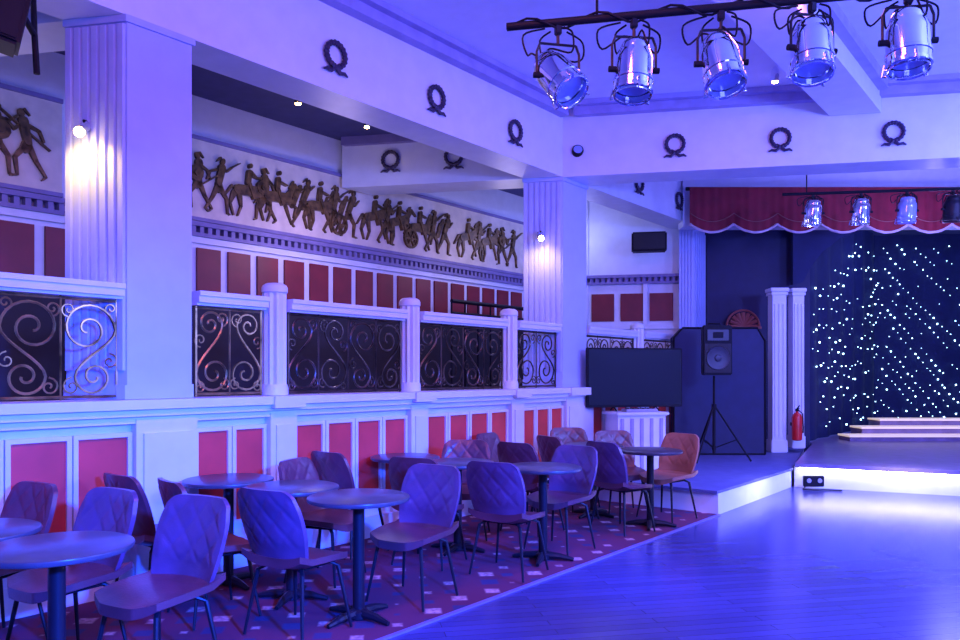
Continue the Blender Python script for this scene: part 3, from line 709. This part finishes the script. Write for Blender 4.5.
t=thing('lighting_bar','black horizontal lighting bar at the top carrying five chrome lamps','lighting bar',(1.5,3.97,zb))
m=new(); tube(m,ends,.022,12); obj('tube',m,'black',t,True)
for k in (.15,.55,.95):
    m=new(); p=ends[0].lerp(ends[1],k); tube(m,[p,Vector((p.x,p.y,4.55))],.008,6); obj('suspension_rod',m,'black',t)
m=new(); pts=[]
for i in range(61):
    p=ends[0].lerp(ends[1],i/60); pts.append(p+Vector((0,.034*math.cos(i*.9),.034*math.sin(i*.9))))
tube(m,pts,.007,5); obj('cable',m,'black',t,True)
def barpt(x):
    r=(x-480)/F; a,b=ends; k=(r*a.y-a.x)/((b.x-a.x)-r*(b.y-a.y)); return a.lerp(b,k)
for x,ti,rz,dr,ro,lab in ((558,-.60,.2,.24,-.45,'chrome stage light, leftmost on the near bar, tilted left'),(634,-.15,.1,.235,.10,'chrome stage light, second from left on the near bar'),(721,-.35,-.1,.235,-.12,'chrome stage light, middle one of five on the near bar'),(812,-.25,.2,.20,.15,'chrome stage light, fourth from left on the near bar'),(908,-.12,-.15,.20,.02,'chrome stage light, rightmost on the near bar')):
    p=barpt(x); parcan(p,ti,rz,lab,sc=.93,drop=dr,roll=ro)
t=thing('lighting_bar','thin far lighting bar hung below the cross beam before the valance','lighting bar',(6,9.7,3.86))
m=new(); tube(m,[(4.0,10.05,3.88),(9.0,9.3,3.88)],.02,10); obj('tube',m,'black',t,True)
for X in (4.3,6.2,8):
    m=new(); tube(m,[(X,10.05-(X-4)*.15,3.88),(X,10.05-(X-4)*.15,4.4)],.008,6); obj('suspension_rod',m,'black',t)
for x,mt,lab in ((813,'chrome','small bright stage light, leftmost on the far bar'),(861,'chrome','small bright stage light, second on the far bar'),(907,'lens','small blue-lit stage light, third on the far bar'),(953,'leg','small dark stage light at the right edge of the far bar')):
    r=(x-480)/F; X=r*10.65/(1+.15*r); parcan((X,10.05-(X-4)*.15,3.88),.12,0,lab,1.0,group='small stage lights on the far bar',mt=mt,drop=.20)

t=thing('balcony_handrail','dark slatted rail on the balcony behind the white balustrade','rail',(P(9.6,7.2)[0],P(9.6,7.2)[1],1.0))
m=new(); tube(m,[v3(P(8.2,7.1),2.55),v3(P(11.5,7.1),2.55)],.03,8); obj('rail',m,'black',t)
m=new(); tube(m,[v3(P(8.2,7.1),2.38),v3(P(11.5,7.1),2.38)],.02,8); obj('lower_rail',m,'black',t)
for k in range(12):
    m=new(); tube(m,[v3(P(8.2+k*.3,7.1),1.0),v3(P(8.2+k*.3,7.1),2.55)],.015,6); obj('bar',m,'black',t)

# ------------------------------------------------ lights
def area(loc,target,size,en,col):
    L=bpy.data.lights.new('wash','AREA'); L.size=size; L.energy=en; L.color=col
    o=bpy.data.objects.new('wash',L); C.objects.link(o); o.location=loc
    o.rotation_euler=(Vector(target)-Vector(loc)).to_track_quat('-Z','Y').to_euler(); return o
def point(loc,en,col,r=.3):
    L=bpy.data.lights.new('glow','POINT'); L.energy=en; L.color=col; L.shadow_soft_size=r
    o=bpy.data.objects.new('glow',L); C.objects.link(o); o.location=loc
def spot(loc,target,en,col,size,r=.15,blend=.7):
    L=bpy.data.lights.new('beam','SPOT'); L.energy=en; L.color=col; L.spot_size=size; L.spot_blend=blend; L.shadow_soft_size=r
    o=bpy.data.objects.new('beam',L); C.objects.link(o); o.location=loc
    o.rotation_euler=(Vector(target)-Vector(loc)).to_track_quat('-Z','Y').to_euler()
point((5.4,2.4,3.0),1400,(.145,.19,1),.4)
point((7.8,6.2,3.0),620,(.18,.21,1),.4)
point((-.8,-1.6,3.0),190,(.17,.18,1),.4)
point((1.6,2.2,2.6),80,(.15,.17,1),.4)
spot((1.8,-.2,2.3),(-1.45,4.15,.5),9000,(.008,.065,1),.80,.15,.9)
spot((3.4,2.2,2.4),(.5,6.2,.5),5200,(.008,.065,1),.55,.15,.9)
spot((5.6,4.4,4.4),(4.4,7.4,0),6500,(.04,.09,1),.95,.3,1)
spot((4.2,2.6,4.4),(3.0,4.8,0),2600,(.03,.06,1),.9,.3,1)
area((6.9,7.0,4.3),(6.8,8.2,0),1.2,170,(.18,.17,1))
point((6.9,11.0,3.3),120,(.28,.24,1),.3)
point((*P(6,6.9),3.1),25,(.80,.62,1),.25)
point((*P(2.2,6.7),3.1),11,(.78,.62,1),.25)
point((*P(9.3,6.9),3.3),19,(.72,.62,1),.25)
point((*P(11.0,6.6),3.9),24,(.34,.36,1),.2)
point((9,14.5,4.0),130,(.14,.18,1),.3)
area((-.5,2.2,4.6),(-1.2,5.3,.4),1.4,120,(1,.23,.28))
area((2.4,5.8,4.6),(.9,7.4,.4),1.3,75,(1,.23,.28))
spot((2.2,4.6,4.3),(1.95,7.9,.6),150,(1,.55,.35),.28)
area((*(B+sd*1.3-Vector((.35,.936))*.25),.55),(*(B+sd*1.3),.05),.5,5,(1,.93,.9))
area((3.75,8.75,.45),(3.3,9.07,.1),.4,5,(1,.93,.92))
w=bpy.data.worlds.new('World'); bpy.context.scene.world=w; w.use_nodes=True
w.node_tree.nodes['Background'].inputs[0].default_value=(.07,.10,.65,1); w.node_tree.nodes['Background'].inputs[1].default_value=1.1
bpy.context.scene.view_settings.view_transform='Standard'

cam=bpy.data.cameras.new('cam'); co=bpy.data.objects.new('cam',cam); C.objects.link(co)
co.location=(0,0,H); co.rotation_euler=(PI/2,0,0); cam.sensor_width=36; cam.lens=36*F/960; cam.shift_y=(HY-320)/960
bpy.context.scene.camera=co
for o in bpy.data.objects:
    if '_b' in o.keys(): del o['_b']
